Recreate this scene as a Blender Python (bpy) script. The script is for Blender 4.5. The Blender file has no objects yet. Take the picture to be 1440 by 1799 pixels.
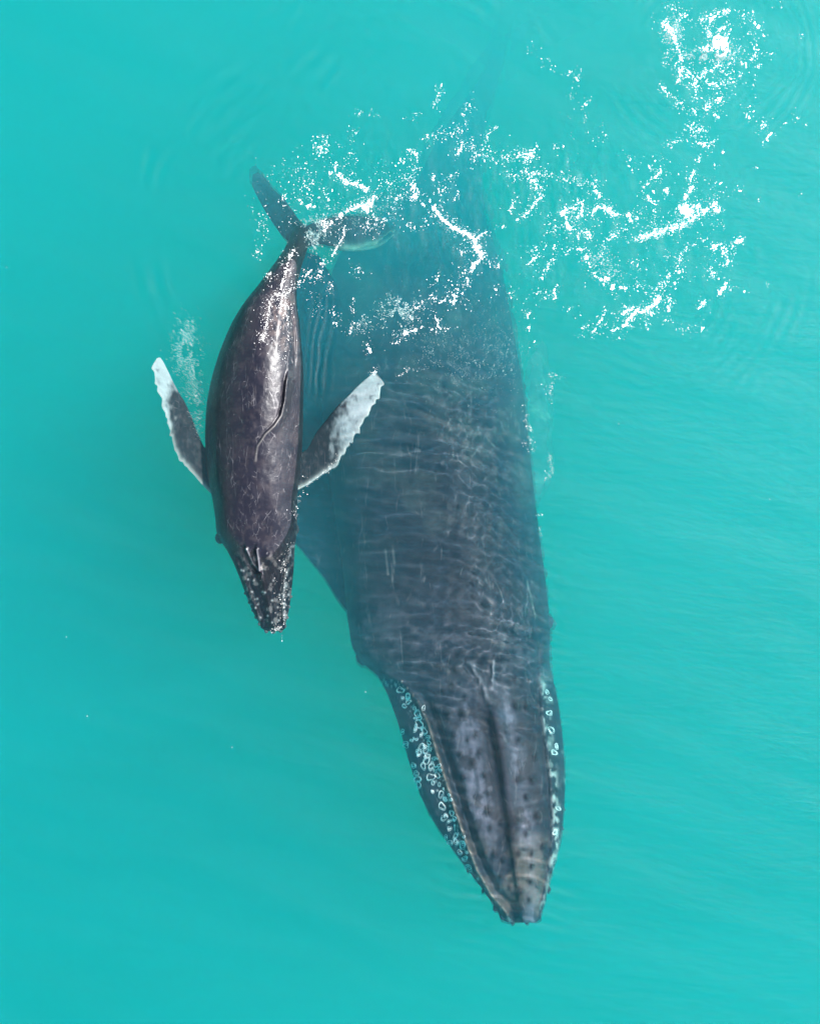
import bpy, math, random
import numpy as np
from mathutils import Vector

S = bpy.context.scene
COL = S.collection
rng = np.random.default_rng(11)

# ------------------------------------------------------------------ camera
CAM_H = 30.0
PXM = 120.0                       # photograph pixels per metre on the sea surface
cam = bpy.data.cameras.new('camera')
cam.sensor_fit = 'HORIZONTAL'; cam.sensor_width = 36.0; cam.lens = 90.0
cam.clip_start = 0.5; cam.clip_end = 2000.0
co = bpy.data.objects.new('camera', cam); COL.objects.link(co)
co.location = (0, 0, CAM_H); co.rotation_euler = (0, 0, 0)
S.camera = co

# ------------------------------------------------------------------ sky, sun, exposure
SUN_DIR = Vector((0.60, 0.30, 0.76)).normalized()      # towards the sun
elev = math.asin(SUN_DIR.z); azim = math.atan2(SUN_DIR.x, SUN_DIR.y)
W = bpy.data.worlds.new('World'); S.world = W; W.use_nodes = True
nt = W.node_tree; nt.nodes.clear()
sky = nt.nodes.new('ShaderNodeTexSky'); sky.sky_type = 'NISHITA'; sky.sun_disc = False
sky.sun_elevation = elev; sky.sun_rotation = azim
bg = nt.nodes.new('ShaderNodeBackground'); bg.inputs['Strength'].default_value = 0.06
ow = nt.nodes.new('ShaderNodeOutputWorld')
nt.links.new(sky.outputs[0], bg.inputs[0]); nt.links.new(bg.outputs[0], ow.inputs[0])
sl = bpy.data.lights.new('sun', 'SUN'); sl.energy = 5.0; sl.angle = math.radians(0.55); sl.color = (1.0, 0.98, 0.95)
sl.cycles.is_caustics_light = True
so = bpy.data.objects.new('sun', sl); COL.objects.link(so)
so.rotation_euler = SUN_DIR.to_track_quat('Z', 'Y').to_euler(); so.location = SUN_DIR * 60
S.view_settings.view_transform = 'Standard'; S.view_settings.look = 'None'
S.view_settings.gamma = 1; S.view_settings.use_curve_mapping = False
S.view_settings.exposure = 1.78
cy = S.cycles
cy.use_denoising = True
cy.max_bounces = 8; cy.diffuse_bounces = 2; cy.glossy_bounces = 2; transmission_bounces = 4
cy.volume_bounces = 4; cy.transparent_max_bounces = 12
cy.sample_clamp_indirect = 4.0

# ------------------------------------------------------------------ helpers
def P(px, py, z=0.0):
    """metres from a position measured in the photograph and a height"""
    f = (CAM_H - z) / CAM_H / PXM
    return (px - 720.0) * f, (899.5 - py) * f, z

def mesh_obj(name, verts, faces, mat, parent=None, smooth=True, cols=None):
    verts = np.asarray(verts, np.float32)
    me = bpy.data.meshes.new(name)
    me.vertices.add(len(verts)); me.vertices.foreach_set('co', verts.ravel())
    ls = np.array([len(f) for f in faces], np.int32) if not isinstance(faces, np.ndarray) else np.full(len(faces), faces.shape[1], np.int32)
    idx = faces.ravel() if isinstance(faces, np.ndarray) else np.concatenate([np.asarray(f, np.int32) for f in faces])
    me.loops.add(int(ls.sum())); me.loops.foreach_set('vertex_index', idx.astype(np.int32))
    me.polygons.add(len(ls)); me.polygons.foreach_set('loop_start', np.concatenate([[0], np.cumsum(ls)[:-1]]).astype(np.int32))
    me.polygons.foreach_set('loop_total', ls)
    me.update(calc_edges=True); me.validate()
    me.polygons.foreach_set('use_smooth', np.full(len(me.polygons), smooth))
    if cols is not None:
        a = me.color_attributes.new('tint', 'FLOAT_COLOR', 'POINT')
        c = np.ones((len(verts), 4), np.float32); c[:, :cols.shape[1]] = cols
        a.data.foreach_set('color', c.ravel())
    if mat: me.materials.append(mat)
    o = bpy.data.objects.new(name, me); COL.objects.link(o)
    if parent: o.parent = parent
    return o

def tag(o, label=None, cat=None, group=None, kind=None):
    if label: o['label'] = label
    if cat: o['category'] = cat
    if group: o['group'] = group
    if kind: o['kind'] = kind
    return o

def dist_poly(px, py, pts):
    """distance in px to a polyline, signed (positive to the picture's right of a line running down), and run 0..1"""
    pts = np.asarray(pts, float); best = np.full(px.shape, 1e9); sgn = np.ones(px.shape); tt = np.zeros(px.shape)
    L = np.concatenate([[0], np.cumsum(np.hypot(*np.diff(pts, axis=0).T))])
    for i in range(len(pts) - 1):
        a, b = pts[i], pts[i + 1]; d = b - a; l2 = d @ d
        t = np.clip(((px - a[0]) * d[0] + (py - a[1]) * d[1]) / l2, 0, 1)
        dx = px - a[0] - t * d[0]; dy = py - a[1] - t * d[1]; dd = np.hypot(dx, dy)
        m = dd < best
        best = np.where(m, dd, best); sgn = np.where(m, np.sign(-(d[0] * dy - d[1] * dx)), sgn)
        tt = np.where(m, (L[i] + t * math.sqrt(l2)) / L[-1], tt)
    return best, sgn, tt

def spl(xs, ys, q):
    """smooth (monotone-ish Catmull-Rom) interpolation"""
    xs = np.asarray(xs, float); ys = np.asarray(ys, float)
    if xs[0] > xs[-1]: xs, ys = xs[::-1], ys[::-1]
    q = np.clip(q, xs[0], xs[-1]); i = np.clip(np.searchsorted(xs, q) - 1, 0, len(xs) - 2)
    m = np.gradient(ys, xs); h = xs[i + 1] - xs[i]; t = (q - xs[i]) / h
    return ((2*t**3 - 3*t**2 + 1) * ys[i] + (t**3 - 2*t**2 + t) * h * m[i] + (-2*t**3 + 3*t**2) * ys[i+1] + (t**3 - t**2) * h * m[i+1])

def sm(x, a, b):
    t = np.clip((x - a) / (b - a), 0, 1); return t * t * (3 - 2 * t)

_G = rng.random((256, 256))
def vn(x, y):
    """value noise 0..1"""
    xi = np.floor(x).astype(int); yi = np.floor(y).astype(int); fx = x - xi; fy = y - yi
    fx = fx*fx*(3-2*fx); fy = fy*fy*(3-2*fy)
    g = lambda a, b: _G[a % 256, b % 256]
    return (g(xi, yi)*(1-fx) + g(xi+1, yi)*fx)*(1-fy) + (g(xi, yi+1)*(1-fx) + g(xi+1, yi+1)*fx)*fy
def fbm(x, y, o=4):
    s = 0; a = .5
    for k in range(o): s = s + a * vn(x * 2**k + 17*k, y * 2**k + 31*k); a *= .5
    return s

# ------------------------------------------------------------------ materials
def new_mat(name):
    m = bpy.data.materials.new(name); m.use_nodes = True; m.node_tree.nodes.clear(); return m, m.node_tree
def N(t, typ, **kw):
    n = t.nodes.new(typ)
    for k, v in kw.items():
        if k.startswith('i_'): n.inputs[k[2:].replace('_', ' ')].default_value = v
        else: setattr(n, k, v)
    return n

def math_n(t, op, a, b=None, clamp=False):
    n = t.nodes.new('ShaderNodeMath'); n.operation = op; n.use_clamp = clamp
    for i, v in enumerate((a, b)):
        if v is None: continue
        if hasattr(v, 'is_linked') or hasattr(v, 'links'): t.links.new(v, n.inputs[i])
        else: n.inputs[i].default_value = v
    return n.outputs[0]

def ramp(t, fac, lo, hi):
    n = t.nodes.new('ShaderNodeMapRange'); n.interpolation_type = 'SMOOTHSTEP'
    t.links.new(fac, n.inputs['Value']); n.inputs['From Min'].default_value = lo; n.inputs['From Max'].default_value = hi
    return n.outputs[0]

def skin_mat(name, rough, spec, scratch_scale, scratch_amt, mott_scale, mott_amt, net, bump):
    m, t = new_mat(name); L = t.links.new
    out = N(t, 'ShaderNodeOutputMaterial'); b = N(t, 'ShaderNodeBsdfPrincipled')
    L(b.outputs[0], out.inputs[0])
    at = N(t, 'ShaderNodeAttribute', attribute_name='tint')
    tc = N(t, 'ShaderNodeTexCoord')
    # warp
    nz = N(t, 'ShaderNodeTexNoise', i_Scale=1.6, i_Detail=3.0); L(tc.outputs['Object'], nz.inputs['Vector'])
    wv = N(t, 'ShaderNodeVectorMath', operation='MULTIPLY_ADD'); L(nz.outputs['Color'], wv.inputs[0])
    wv.inputs[1].default_value = (.35, .35, .35); L(tc.outputs['Object'], wv.inputs[2])
    ws = N(t, 'ShaderNodeVectorMath', operation='MULTIPLY_ADD'); L(nz.outputs['Color'], ws.inputs[0])
    ws.inputs[1].default_value = (.12, .12, .12); L(tc.outputs['Object'], ws.inputs[2])
    # mottling
    n1 = N(t, 'ShaderNodeTexNoise', i_Scale=mott_scale, i_Detail=6.0, i_Roughness=.62); L(wv.outputs[0], n1.inputs['Vector'])
    n2 = N(t, 'ShaderNodeTexNoise', i_Scale=mott_scale*7, i_Detail=3.0); L(tc.outputs['Object'], n2.inputs['Vector'])
    mo = math_n(t, 'ADD', math_n(t, 'MULTIPLY', n1.outputs[0], 1.3), math_n(t, 'MULTIPLY', n2.outputs[0], .7))   # ~1
    mo = math_n(t, 'ADD', math_n(t, 'MULTIPLY', math_n(t, 'SUBTRACT', mo, 1.0), mott_amt), 1.0)
    mo = math_n(t, 'MAXIMUM', mo, .3)
    # scratches: two sets of thin curved lines
    tot = None
    for k, (rot, sc) in enumerate((((0, 0, .5), (1, .22, 1)), ((0, 0, -.9), (1, .3, 1)), ((0, 0, 1.7), (1, .35, 1)))):
        mp = N(t, 'ShaderNodeMapping'); L(ws.outputs[0], mp.inputs[0])
        mp.inputs['Rotation'].default_value = rot; mp.inputs['Scale'].default_value = sc
        mp.inputs['Location'].default_value = (k*3.1, k*1.7, 0)
        v = N(t, 'ShaderNodeTexVoronoi', feature='DISTANCE_TO_EDGE', i_Scale=scratch_scale*(1+.4*k)); L(mp.outputs[0], v.inputs['Vector'])
        ln = math_n(t, 'SUBTRACT', 1.0, ramp(t, v.outputs['Distance'], .004, .03))
        nm = N(t, 'ShaderNodeTexNoise', i_Scale=9.0 + k, i_Detail=3.0); L(mp.outputs[0], nm.inputs['Vector'])
        ln = math_n(t, 'MULTIPLY', ln, ramp(t, nm.outputs[0], .53, .68))
        tot = ln if tot is None else math_n(t, 'MAXIMUM', tot, ln)
    fine = N(t, 'ShaderNodeTexNoise', i_Scale=9.0, i_Detail=2.0); L(tc.outputs['Object'], fine.inputs['Vector'])
    tot = math_n(t, 'MULTIPLY', tot, math_n(t, 'MULTIPLY', fine.outputs[0], scratch_amt*1.6))
    mul = N(t, 'ShaderNodeMix', data_type='RGBA', blend_type='MULTIPLY'); mul.inputs['Factor'].default_value = 1
    L(at.outputs['Color'], mul.inputs['A'])
    cr = N(t, 'ShaderNodeCombineColor')
    for i in range(3): L(mo, cr.inputs[i])
    L(cr.outputs[0], mul.inputs['B'])
    mx = N(t, 'ShaderNodeMix', data_type='RGBA'); L(tot, mx.inputs['Factor']); L(mul.outputs['Result'], mx.inputs['A'])
    mx.inputs['B'].default_value = (.34, .32, .33, 1)
    L(mx.outputs['Result'], b.inputs['Base Color'])
    b.inputs['Roughness'].default_value = rough; b.inputs['Specular IOR Level'].default_value = spec
    at3 = N(t, 'ShaderNodeAttribute', attribute_name='relief'); sp3 = N(t, 'ShaderNodeSeparateColor'); L(at3.outputs['Color'], sp3.inputs[0])
    L(math_n(t, 'MULTIPLY', math_n(t, 'SUBTRACT', 1.0, math_n(t, 'MULTIPLY', sp3.outputs[2], .9)), spec), b.inputs['Specular IOR Level'])   # skin under water hardly shines
    rr = math_n(t, 'ADD', rough - .1, math_n(t, 'MULTIPLY', n1.outputs[0], .2)); L(rr, b.inputs['Roughness'])
    # relief: skin creases and fine grain
    h = math_n(t, 'MULTIPLY', n2.outputs[0], .25)
    h = math_n(t, 'ADD', h, math_n(t, 'MULTIPLY', tot, -.5))
    if net:
        sep = N(t, 'ShaderNodeSeparateColor'); at2 = N(t, 'ShaderNodeAttribute', attribute_name='relief'); L(at2.outputs['Color'], sep.inputs[0])
        for ch, sc, w, scale in ((0, (1, 1.0, .6), 1.0, 8.5), (1, (.16, 1.0, .16), .9, 5.5), (1, (.3, 1.0, .3), .5, 9.0)):
            nw = N(t, 'ShaderNodeTexNoise', i_Scale=3.2, i_Detail=2.0); L(tc.outputs['Object'], nw.inputs['Vector'])
            w2 = N(t, 'ShaderNodeVectorMath', operation='MULTIPLY_ADD'); L(nw.outputs['Color'], w2.inputs[0])
            w2.inputs[1].default_value = (.22, .22, .22); L(tc.outputs['Object'], w2.inputs[2])
            mp = N(t, 'ShaderNodeMapping'); L(w2.outputs[0], mp.inputs[0]); mp.inputs['Scale'].default_value = sc
            v = N(t, 'ShaderNodeTexVoronoi', feature='DISTANCE_TO_EDGE', i_Scale=scale); L(mp.outputs[0], v.inputs['Vector'])
            rd = math_n(t, 'SUBTRACT', 1.0, ramp(t, v.outputs['Distance'], 0.0, .16))
            nm = N(t, 'ShaderNodeTexNoise', i_Scale=2.2, i_Detail=3.0); L(mp.outputs[0], nm.inputs['Vector'])
            rd = math_n(t, 'MULTIPLY', rd, ramp(t, nm.outputs[0], .35, .65))
            rd = math_n(t, 'MULTIPLY', rd, sep.outputs[ch])
            h = math_n(t, 'ADD', h, math_n(t, 'MULTIPLY', rd, w * net))
    bp = N(t, 'ShaderNodeBump', i_Strength=1.0, i_Distance=bump); L(h, bp.inputs['Height']); L(bp.outputs[0], b.inputs['Normal'])
    return m

M_MOTHER = skin_mat('grey_whale_skin', .55, .12, 1.6, .2, 2.2, .9, .08, .008)
M_CALF = skin_mat('dark_calf_skin', .44, .42, 8.0, .30, 3.6, .55, 0, .011)

def simple(name, col, rough, spec=.4, noise=None):
    m, t = new_mat(name); out = N(t, 'ShaderNodeOutputMaterial'); b = N(t, 'ShaderNodeBsdfPrincipled'); t.links.new(b.outputs[0], out.inputs[0])
    b.inputs['Base Color'].default_value = (*col, 1); b.inputs['Roughness'].default_value = rough; b.inputs['Specular IOR Level'].default_value = spec
    if noise:
        tc = N(t, 'ShaderNodeTexCoord'); n = N(t, 'ShaderNodeTexNoise', i_Scale=noise, i_Detail=4.0); t.links.new(tc.outputs['Object'], n.inputs['Vector'])
        mx = N(t, 'ShaderNodeMix', data_type='RGBA'); t.links.new(n.outputs[0], mx.inputs['Factor'])
        mx.inputs['A'].default_value = (*[c*.7 for c in col], 1); mx.inputs['B'].default_value = (*[min(1, c*1.15) for c in col], 1)
        t.links.new(mx.outputs['Result'], b.inputs['Base Color'])
    return m
M_FOAM_GLINT = simple('white_foam_glint', (.88, .85, .83), .3, .6, 30)  # also colours the flecks that stand for sun glints
M_BUB = simple('fine_bubbles', (.8, .82, .8), .5, .3, 20)
M_BARN = simple('pale_barnacle', (.86, .88, .88), .6, .3, 60)
M_SAND = simple('pale_sand', (.42, .46, .46), .9, .1, .4)

def water_mat():
    m, t = new_mat('turbid_sea_water'); L = t.links.new
    out = N(t, 'ShaderNodeOutputMaterial')
    tr0 = N(t, 'ShaderNodeBsdfTransparent'); rf = N(t, 'ShaderNodeBsdfRefraction', i_IOR=1.333, i_Roughness=0.0)
    tr = N(t, 'ShaderNodeMixShader', i_Fac=.5); tcs = N(t, 'ShaderNodeTexCoord'); mps = N(t, 'ShaderNodeMapping'); L(tcs.outputs['Object'], mps.inputs[0])
    mps.inputs['Rotation'].default_value = (0, 0, .38); mps.inputs['Scale'].default_value = (.22, .62, 1)
    ns = N(t, 'ShaderNodeTexNoise', i_Scale=1.0, i_Detail=3.0, i_Distortion=.8); L(mps.outputs[0], ns.inputs['Vector'])
    mr = N(t, 'ShaderNodeMapRange'); L(ns.outputs[0], mr.inputs['Value']); mr.inputs['From Min'].default_value = .3; mr.inputs['From Max'].default_value = .7
    mr.inputs['To Min'].default_value = .36; mr.inputs['To Max'].default_value = .64; L(mr.outputs[0], tr.inputs[0])     # noise put into the mix passes the sun in broad bright and dim patches
    L(tr0.outputs[0], tr.inputs[1]); L(rf.outputs[0], tr.inputs[2])
    gl = N(t, 'ShaderNodeBsdfGlossy', i_Roughness=.16)
    gl2 = N(t, 'ShaderNodeBsdfGlossy', i_Roughness=.44)
    tc = N(t, 'ShaderNodeTexCoord')
    n1 = N(t, 'ShaderNodeTexNoise', i_Scale=6.0, i_Detail=5.0, i_Roughness=.6)
    mp = N(t, 'ShaderNodeMapping'); mp.inputs['Rotation'].default_value = (0, 0, -.35); mp.inputs['Scale'].default_value = (.35, 1.6, 1)
    L(tc.outputs['Object'], mp.inputs[0]); L(mp.outputs[0], n1.inputs['Vector'])
    bp = N(t, 'ShaderNodeBump', i_Strength=1.0, i_Distance=.012); L(n1.outputs[0], bp.inputs['Height'])
    for g in (gl, gl2): L(bp.outputs[0], g.inputs['Normal'])
    mg = N(t, 'ShaderNodeMixShader', i_Fac=.5); L(gl.outputs[0], mg.inputs[1]); L(gl2.outputs[0], mg.inputs[2])
    fr = N(t, 'ShaderNodeFresnel', i_IOR=1.333); L(bp.outputs[0], fr.inputs['Normal'])
    mx = N(t, 'ShaderNodeMixShader'); L(fr.outputs[0], mx.inputs[0]); L(tr.outputs[0], mx.inputs[1]); L(mg.outputs[0], mx.inputs[2])
    L(mx.outputs[0], out.inputs['Surface'])
    return m
def murk_mat():
    m, t = new_mat('suspended_silt'); L = t.links.new
    out = N(t, 'ShaderNodeOutputMaterial')
    ss = (0.005, .166, .226); sa = (.30, .0025, .0035)
    d = max(ss); vs = N(t, 'ShaderNodeVolumeScatter', i_Density=d, i_Anisotropy=0.46); vs.inputs['Color'].default_value = (*[c/d for c in ss], 1)
    d = max(sa); va = N(t, 'ShaderNodeVolumeAbsorption', i_Density=d); va.inputs['Color'].default_value = (*[1-c/d for c in sa], 1)
    ad = N(t, 'ShaderNodeAddShader'); L(vs.outputs[0], ad.inputs[0]); L(va.outputs[0], ad.inputs[1]); L(ad.outputs[0], out.inputs['Volume'])
    return m
M_WATER = water_mat(); M_MURK = murk_mat()

# ------------------------------------------------------------------ the sea
fine = np.concatenate([np.arange(-8, -2.4, .04), np.arange(-2.4, 2.5, .014), np.arange(2.5, 8, .04)]); ext = np.array([9, 11, 15, 22, 40, 80, 150])
gx = np.concatenate([-ext[::-1], fine, ext]); fy_ = np.concatenate([np.arange(-9.5, -6.9, .04), np.arange(-6.9, 3.6, .014), np.arange(3.6, 9.5, .04)]); exy = np.array([11, 14, 20, 40, 80, 150])
gy = np.concatenate([-exy[::-1], fy_, exy])
X, Y = np.meshgrid(gx, gy)
wr = np.random.default_rng(5)
WA = [(math.pi/2 + wr.normal(0, .2), wr.uniform(.15, .30), wr.uniform(0, 6.3)) for _ in range(14)]
WB = [(wr.uniform(0, 6.3), wr.uniform(.075, .21), wr.uniform(0, 6.3)) for _ in range(18)]
WS = [(1.22 + wr.normal(0, .13), wr.uniform(.35, 1.3), wr.uniform(0, 6.3)) for _ in range(11)]
def ripples(X, Y):
    """short wind ripples, the ones that focus the sunlight below"""
    px = X*PXM + 720; py = 899.5 - Y*PXM; z = np.zeros(np.shape(X))
    wx = X + .5*fbm(X*.7, Y*.7, 2) + .12*fbm(X*2.3, Y*2.3, 2); wy = Y + .5*fbm(X*.7+7, Y*.7, 2) + .12*fbm(X*2.3+5, Y*2.3, 2)
    for a, l, p in WA: z = z + np.sin((wx*math.cos(a) + wy*math.sin(a))*2*math.pi/l + p)*.0011*(l/.2)**1.5
    zb = np.zeros(np.shape(X))
    for a, l, p in WB: zb = zb + np.sin((wx*math.cos(a) + wy*math.sin(a))*2*math.pi/l + p)*.00033*(l/.12)**1.5
    m = sm(px, 740, 860)*(1-sm(px, 1000, 1040))*sm(py, 500, 760)*(1-sm(py, 1220, 1330))
    xc = np.interp(-Y, [-3.5, 0, 1.5, 6], [.3, .35, .9, 1.6]); win = np.exp(-((X-xc)/np.interp(-Y, [-3, 1.5, 6], [1.5, 1.35, .95]))**4)*sm(Y, -6.8, -6.2)*(1-sm(Y, 1.2, 3.5))
    return (z*(.35+.65*fbm(X*.6, Y*.6+4, 2)*1.6) + zb*(.35 + .85*m))*win
def sea_height(X, Y):
    px = X*PXM + 720; py = 899.5 - Y*PXM
    z = (fbm(X*.5+9, Y*1.4+3, 2) - .5) * .02 + ripples(X, Y)
    for a, l, p in WS: z = z + np.sin(((X+.9*fbm(X*.25, Y*.25+5, 2))*math.cos(a) + (Y+1.1*fbm(X*.3+3, Y*.3, 2))*math.sin(a))*2*math.pi/l + p)*.0016*l*sm(fbm(X*.35+l*9, Y*.35, 2), .25, .55)
    z += np.sin((X*.28 + Y*1.0)*7 + 3*fbm(X*.3, Y*.3, 2)*6) * .0022
    def rings(cx, cy, r0, r1, lam, amp, a0=-math.pi, a1=math.pi, ex=1.0):
        dx = (px-cx); dy = (py-cy)*ex; r = np.hypot(dx, dy) + 30*fbm(px/60, py/60, 2); a = np.arctan2(dy, dx)
        w = sm(r, r0, r0+20)*(1-sm(r, r1-40, r1))*sm(a, a0, a0+.3)*(1-sm(a, a1-.3, a1))
        return amp*.55*w*np.sin(r/lam*2*math.pi)*sm(fbm(px/70+amp*900, py/70, 3), .35, .6)
    z += rings(520, 400, 120, 340, 34, .009, -3.14, -1.2)
    z += rings(520, 430, 180, 330, 34, .009, 2.2, 3.14)
    z += rings(1130, 480, 90, 330, 22, .0035, -.4, 2.0)
    z += rings(1245, 90, 70, 230, 18, .004)
    z += rings(700, 300, 200, 400, 34, .009, -2.6, -.6)
    z += rings(655, 650, 12, 90, 14, .006, -2.5, 1.0)
    wk = np.exp(-((px-562)/22)**2)*sm(py, 500, 540)*(1-sm(py, 650, 720)); z += .004*wk*np.sin((px + .12*py + 20*fbm(px/40, py/60, 2))/13*2*math.pi)
    # churned water where the tails broke the surface
    for cx, cy, rx, ry in ((600, 350, 110, 110), (790, 400, 110, 190), (1110, 430, 180, 130), (1240, 110, 90, 110), (960, 320, 100, 60)):
        w = np.exp(-(((px-cx)/rx)**2 + ((py-cy)/ry)**2))
        z += w*(fbm(px/16, py/26, 4)-.5)*.022
    return np.where((abs(X) < 8.1) & (abs(Y) < 9.6), z, 0)
Z = sea_height(X, Y)
nx, ny = len(gx), len(gy)
top = np.stack([X.ravel(), Y.ravel(), Z.ravel()], 1)
i = np.arange(nx*ny).reshape(ny, nx)
q = np.stack([i[:-1, :-1].ravel(), i[:-1, 1:].ravel(), i[1:, 1:].ravel(), i[1:, :-1].ravel()], 1)
sea = mesh_obj('sea_surface', top, q, M_WATER)
tag(sea, 'rippled turquoise sea surface', kind='structure'); sea.cycles.is_caustics_caster = True
bx = 149.0
v = [(-bx, -bx, -24), (bx, -bx, -24), (bx, bx, -24), (-bx, bx, -24), (-bx, -bx, .06), (bx, -bx, .06), (bx, bx, .06), (-bx, bx, .06)]
f = [(0, 3, 2, 1), (4, 5, 6, 7), (0, 1, 5, 4), (1, 2, 6, 5), (2, 3, 7, 6), (3, 0, 4, 7)]
murk = mesh_obj('water', v, f, M_MURK, smooth=False); tag(murk, 'cloudy turquoise sea water', kind='structure')
v = [(-150, -150, -22), (150, -150, -22), (150, 150, -22), (-150, 150, -22)]
bed = mesh_obj('seabed', v, [(0, 1, 2, 3)], M_SAND, smooth=False); tag(bed, 'pale sandy seabed', kind='structure')

# ------------------------------------------------------------------ whale bodies
class Body:
    """outline rows: (py, xl, xr, crest, z_top, height_ratio, p)"""
    def __init__(s, rows, D, tint, nst=560, nr=300, relief=None, lp=None):
        s.lp = lp or (lambda py: 1.0)
        s.r = np.array(rows, float); s.D = D; s.tint = tint; s.nst = nst; s.nr = nr; s.relief = relief
    def sec(s, py):
        return [spl(s.r[:, 0], s.r[:, k], py) for k in range(1, 7)]
    def top(s, px, py):
        px = np.asarray(px, float); py = np.asarray(py, float)
        xl, xr, cr, zt, hr, p = s.sec(py)
        w = np.where(px < cr, cr-xl, xr-cr); q = np.clip(abs(px-cr)/w, 0, .999)
        h = (xr-xl)/2/PXM*hr; p = np.where(px < cr, p*s.lp(py), p)
        az = (1-q**p)**(1/p)
        return zt - h + h*az + s.D(px, py)*az**.5
    def build(s):
        y0, y1 = s.r[:, 0].max(), s.r[:, 0].min()
        u = np.linspace(0, 1, s.nst); py = y0 + (y1-y0)*(u*.96 + .04*u*u)
        th = np.linspace(0, 2*math.pi, s.nr, endpoint=False)
        c, n = np.cos(th), np.sin(th)
        xl, xr, cr, zt, hr, p = [a[:, None] for a in s.sec(py)]
        h = (xr-xl)/2/PXM*hr
        p = np.where(c < 0, p*(np.ones_like(py)*s.lp(py))[:, None], p)
        ax = np.sign(c)*abs(c)**(2/p); az = np.sign(n)*abs(n)**(2/p)
        w = np.where(ax > 0, xr-cr, cr-xl)
        px = cr + w*ax; PY = np.broadcast_to(py[:, None], px.shape)
        zc = zt - h
        up = np.clip(az, 0, 1)**.5
        z = zc + h*az*np.where(az < 0, 1.05, 1.0) + s.D(px, PY)*up
        fz = np.maximum(z, zc)
        f = (CAM_H - fz)/CAM_H/PXM
        V = np.stack([(px-720)*f, (899.5-PY)*f, z], -1).reshape(-1, 3)
        k = np.arange(s.nst*s.nr).reshape(s.nst, s.nr); k2 = np.roll(k, -1, 1)
        F = np.stack([k[:-1].ravel(), k2[:-1].ravel(), k2[1:].ravel(), k[1:].ravel()], 1)[:, ::-1]
        # end caps
        V = np.vstack([V, V[k[0]].mean(0), V[k[-1]].mean(0)]); a, b = len(V)-2, len(V)-1
        F = [tuple(r) for r in F]
        F += [(a, k[0][j], k2[0][j]) for j in range(s.nr)] + [(b, k2[-1][j], k[-1][j]) for j in range(s.nr)]
        C = s.tint(px.ravel(), PY.ravel(), z.ravel()); C = np.vstack([C, C[:1], C[-1:]])
        R = s.relief(px.ravel(), PY.ravel()) if s.relief else np.zeros((len(C)-2, 3)); R = np.vstack([R, R[:1], R[-1:]])
        return V, F, C, R

def fin(lead, trail, zf, thick, tint, n=90, m=25, knobs=None, droop=None):
    """blade between two edge lines (photo px); zf(t) height; lens-shaped section"""
    def res(p):
        p = np.array(p, float); L = np.concatenate([[0], np.cumsum(np.hypot(*np.diff(p, axis=0).T))]); L /= L[-1]
        t = np.linspace(0, 1, n); return np.stack([spl(L, p[:, 0], t), spl(L, p[:, 1], t)], 1)
    A, B = res(lead), res(trail); t = np.linspace(0, 1, n)
    if knobs:
        amp, cnt = knobs; d = (A-B)/np.maximum(np.hypot(*(A-B).T), 6)[:, None]
        ph = t + .03*np.sin(t*23) + .018*np.sin(t*61)
        k = np.abs(np.sin(ph*cnt*math.pi))**1.6*(.35 + .65*np.sin(t*37+1)**2); A = A + d*(amp*k*sm(t, .2, .35))[:, None]
    s = np.linspace(0, 1, m)
    V = []; pxy = []
    wd = np.hypot(*(A-B).T); tk = thick*np.clip(wd/wd.max(), .12, 1)**.8
    tk = tk*(1-sm(t, .93, 1)*.75)
    for side in (1, -1):
        for j, sv in enumerate(s):
            q = A*(1-sv) + B*sv; hh = np.sqrt(np.clip(sv**.9*(1-sv), 0, 1))*2*.5
            bump = .012*(fbm(q[:, 0]/14, q[:, 1]/14, 3)-.5)*2 if side > 0 else 0
            z = zf(t, sv) + side*hh*tk + (bump if 0 < j < m-1 else 0)
            f = (CAM_H-z)/CAM_H/PXM
            V.append(np.stack([(q[:, 0]-720)*f, (899.5-q[:, 1])*f, z], 1)); pxy.append(q)
    V = np.array(V); pxy = np.array(pxy)
    ntot = 2*m*n; idx = np.arange(ntot).reshape(2, m, n)
    F = []
    for j in range(m-1):
        for k_ in range(n-1):
            F.append((idx[0, j, k_], idx[0, j+1, k_], idx[0, j+1, k_+1], idx[0, j, k_+1]))
            F.append((idx[1, j, k_], idx[1, j, k_+1], idx[1, j+1, k_+1], idx[1, j+1, k_]))
    for k_ in range(n-1):       # close both edges
        F.append((idx[0, 0, k_], idx[0, 0, k_+1], idx[1, 0, k_+1], idx[1, 0, k_]))
        F.append((idx[0, m-1, k_], idx[1, m-1, k_], idx[1, m-1, k_+1], idx[0, m-1, k_+1]))
    F.append(tuple(idx[0, :, -1]) + tuple(idx[1, ::-1, -1])); F.append(tuple(idx[0, ::-1, 0]) + tuple(idx[1, :, 0]))
    T = np.broadcast_to(t, (2*m, n)); SV = np.broadcast_to(np.concatenate([s, s])[:, None], (2*m, n))
    px = pxy[..., 0]; py = pxy[..., 1]
    C = tint(px.ravel(), py.ravel(), T.ravel(), SV.ravel(), np.repeat([1, -1], m*n))
    return V.reshape(-1, 3), F, C, np.tile([0., 0., 1.], (ntot, 1))

def blob(c, r, col, seed=0, n=10):
    """small rounded knob"""
    V = []; F = []
    for i_ in range(n+1):
        a = math.pi*i_/n
        for j in range(n): b = 2*math.pi*j/n; V.append((c[0]+r[0]*math.sin(a)*math.cos(b), c[1]+r[1]*math.sin(a)*math.sin(b), c[2]+r[2]*math.cos(a)))
    for i_ in range(n):
        for j in range(n):
            a, b = i_*n+j, i_*n+(j+1) % n; F.append((a, a+n, b+n, b))
    return np.array(V), F, np.tile(col, (len(V), 1)), np.zeros((len(V), 3))

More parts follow.
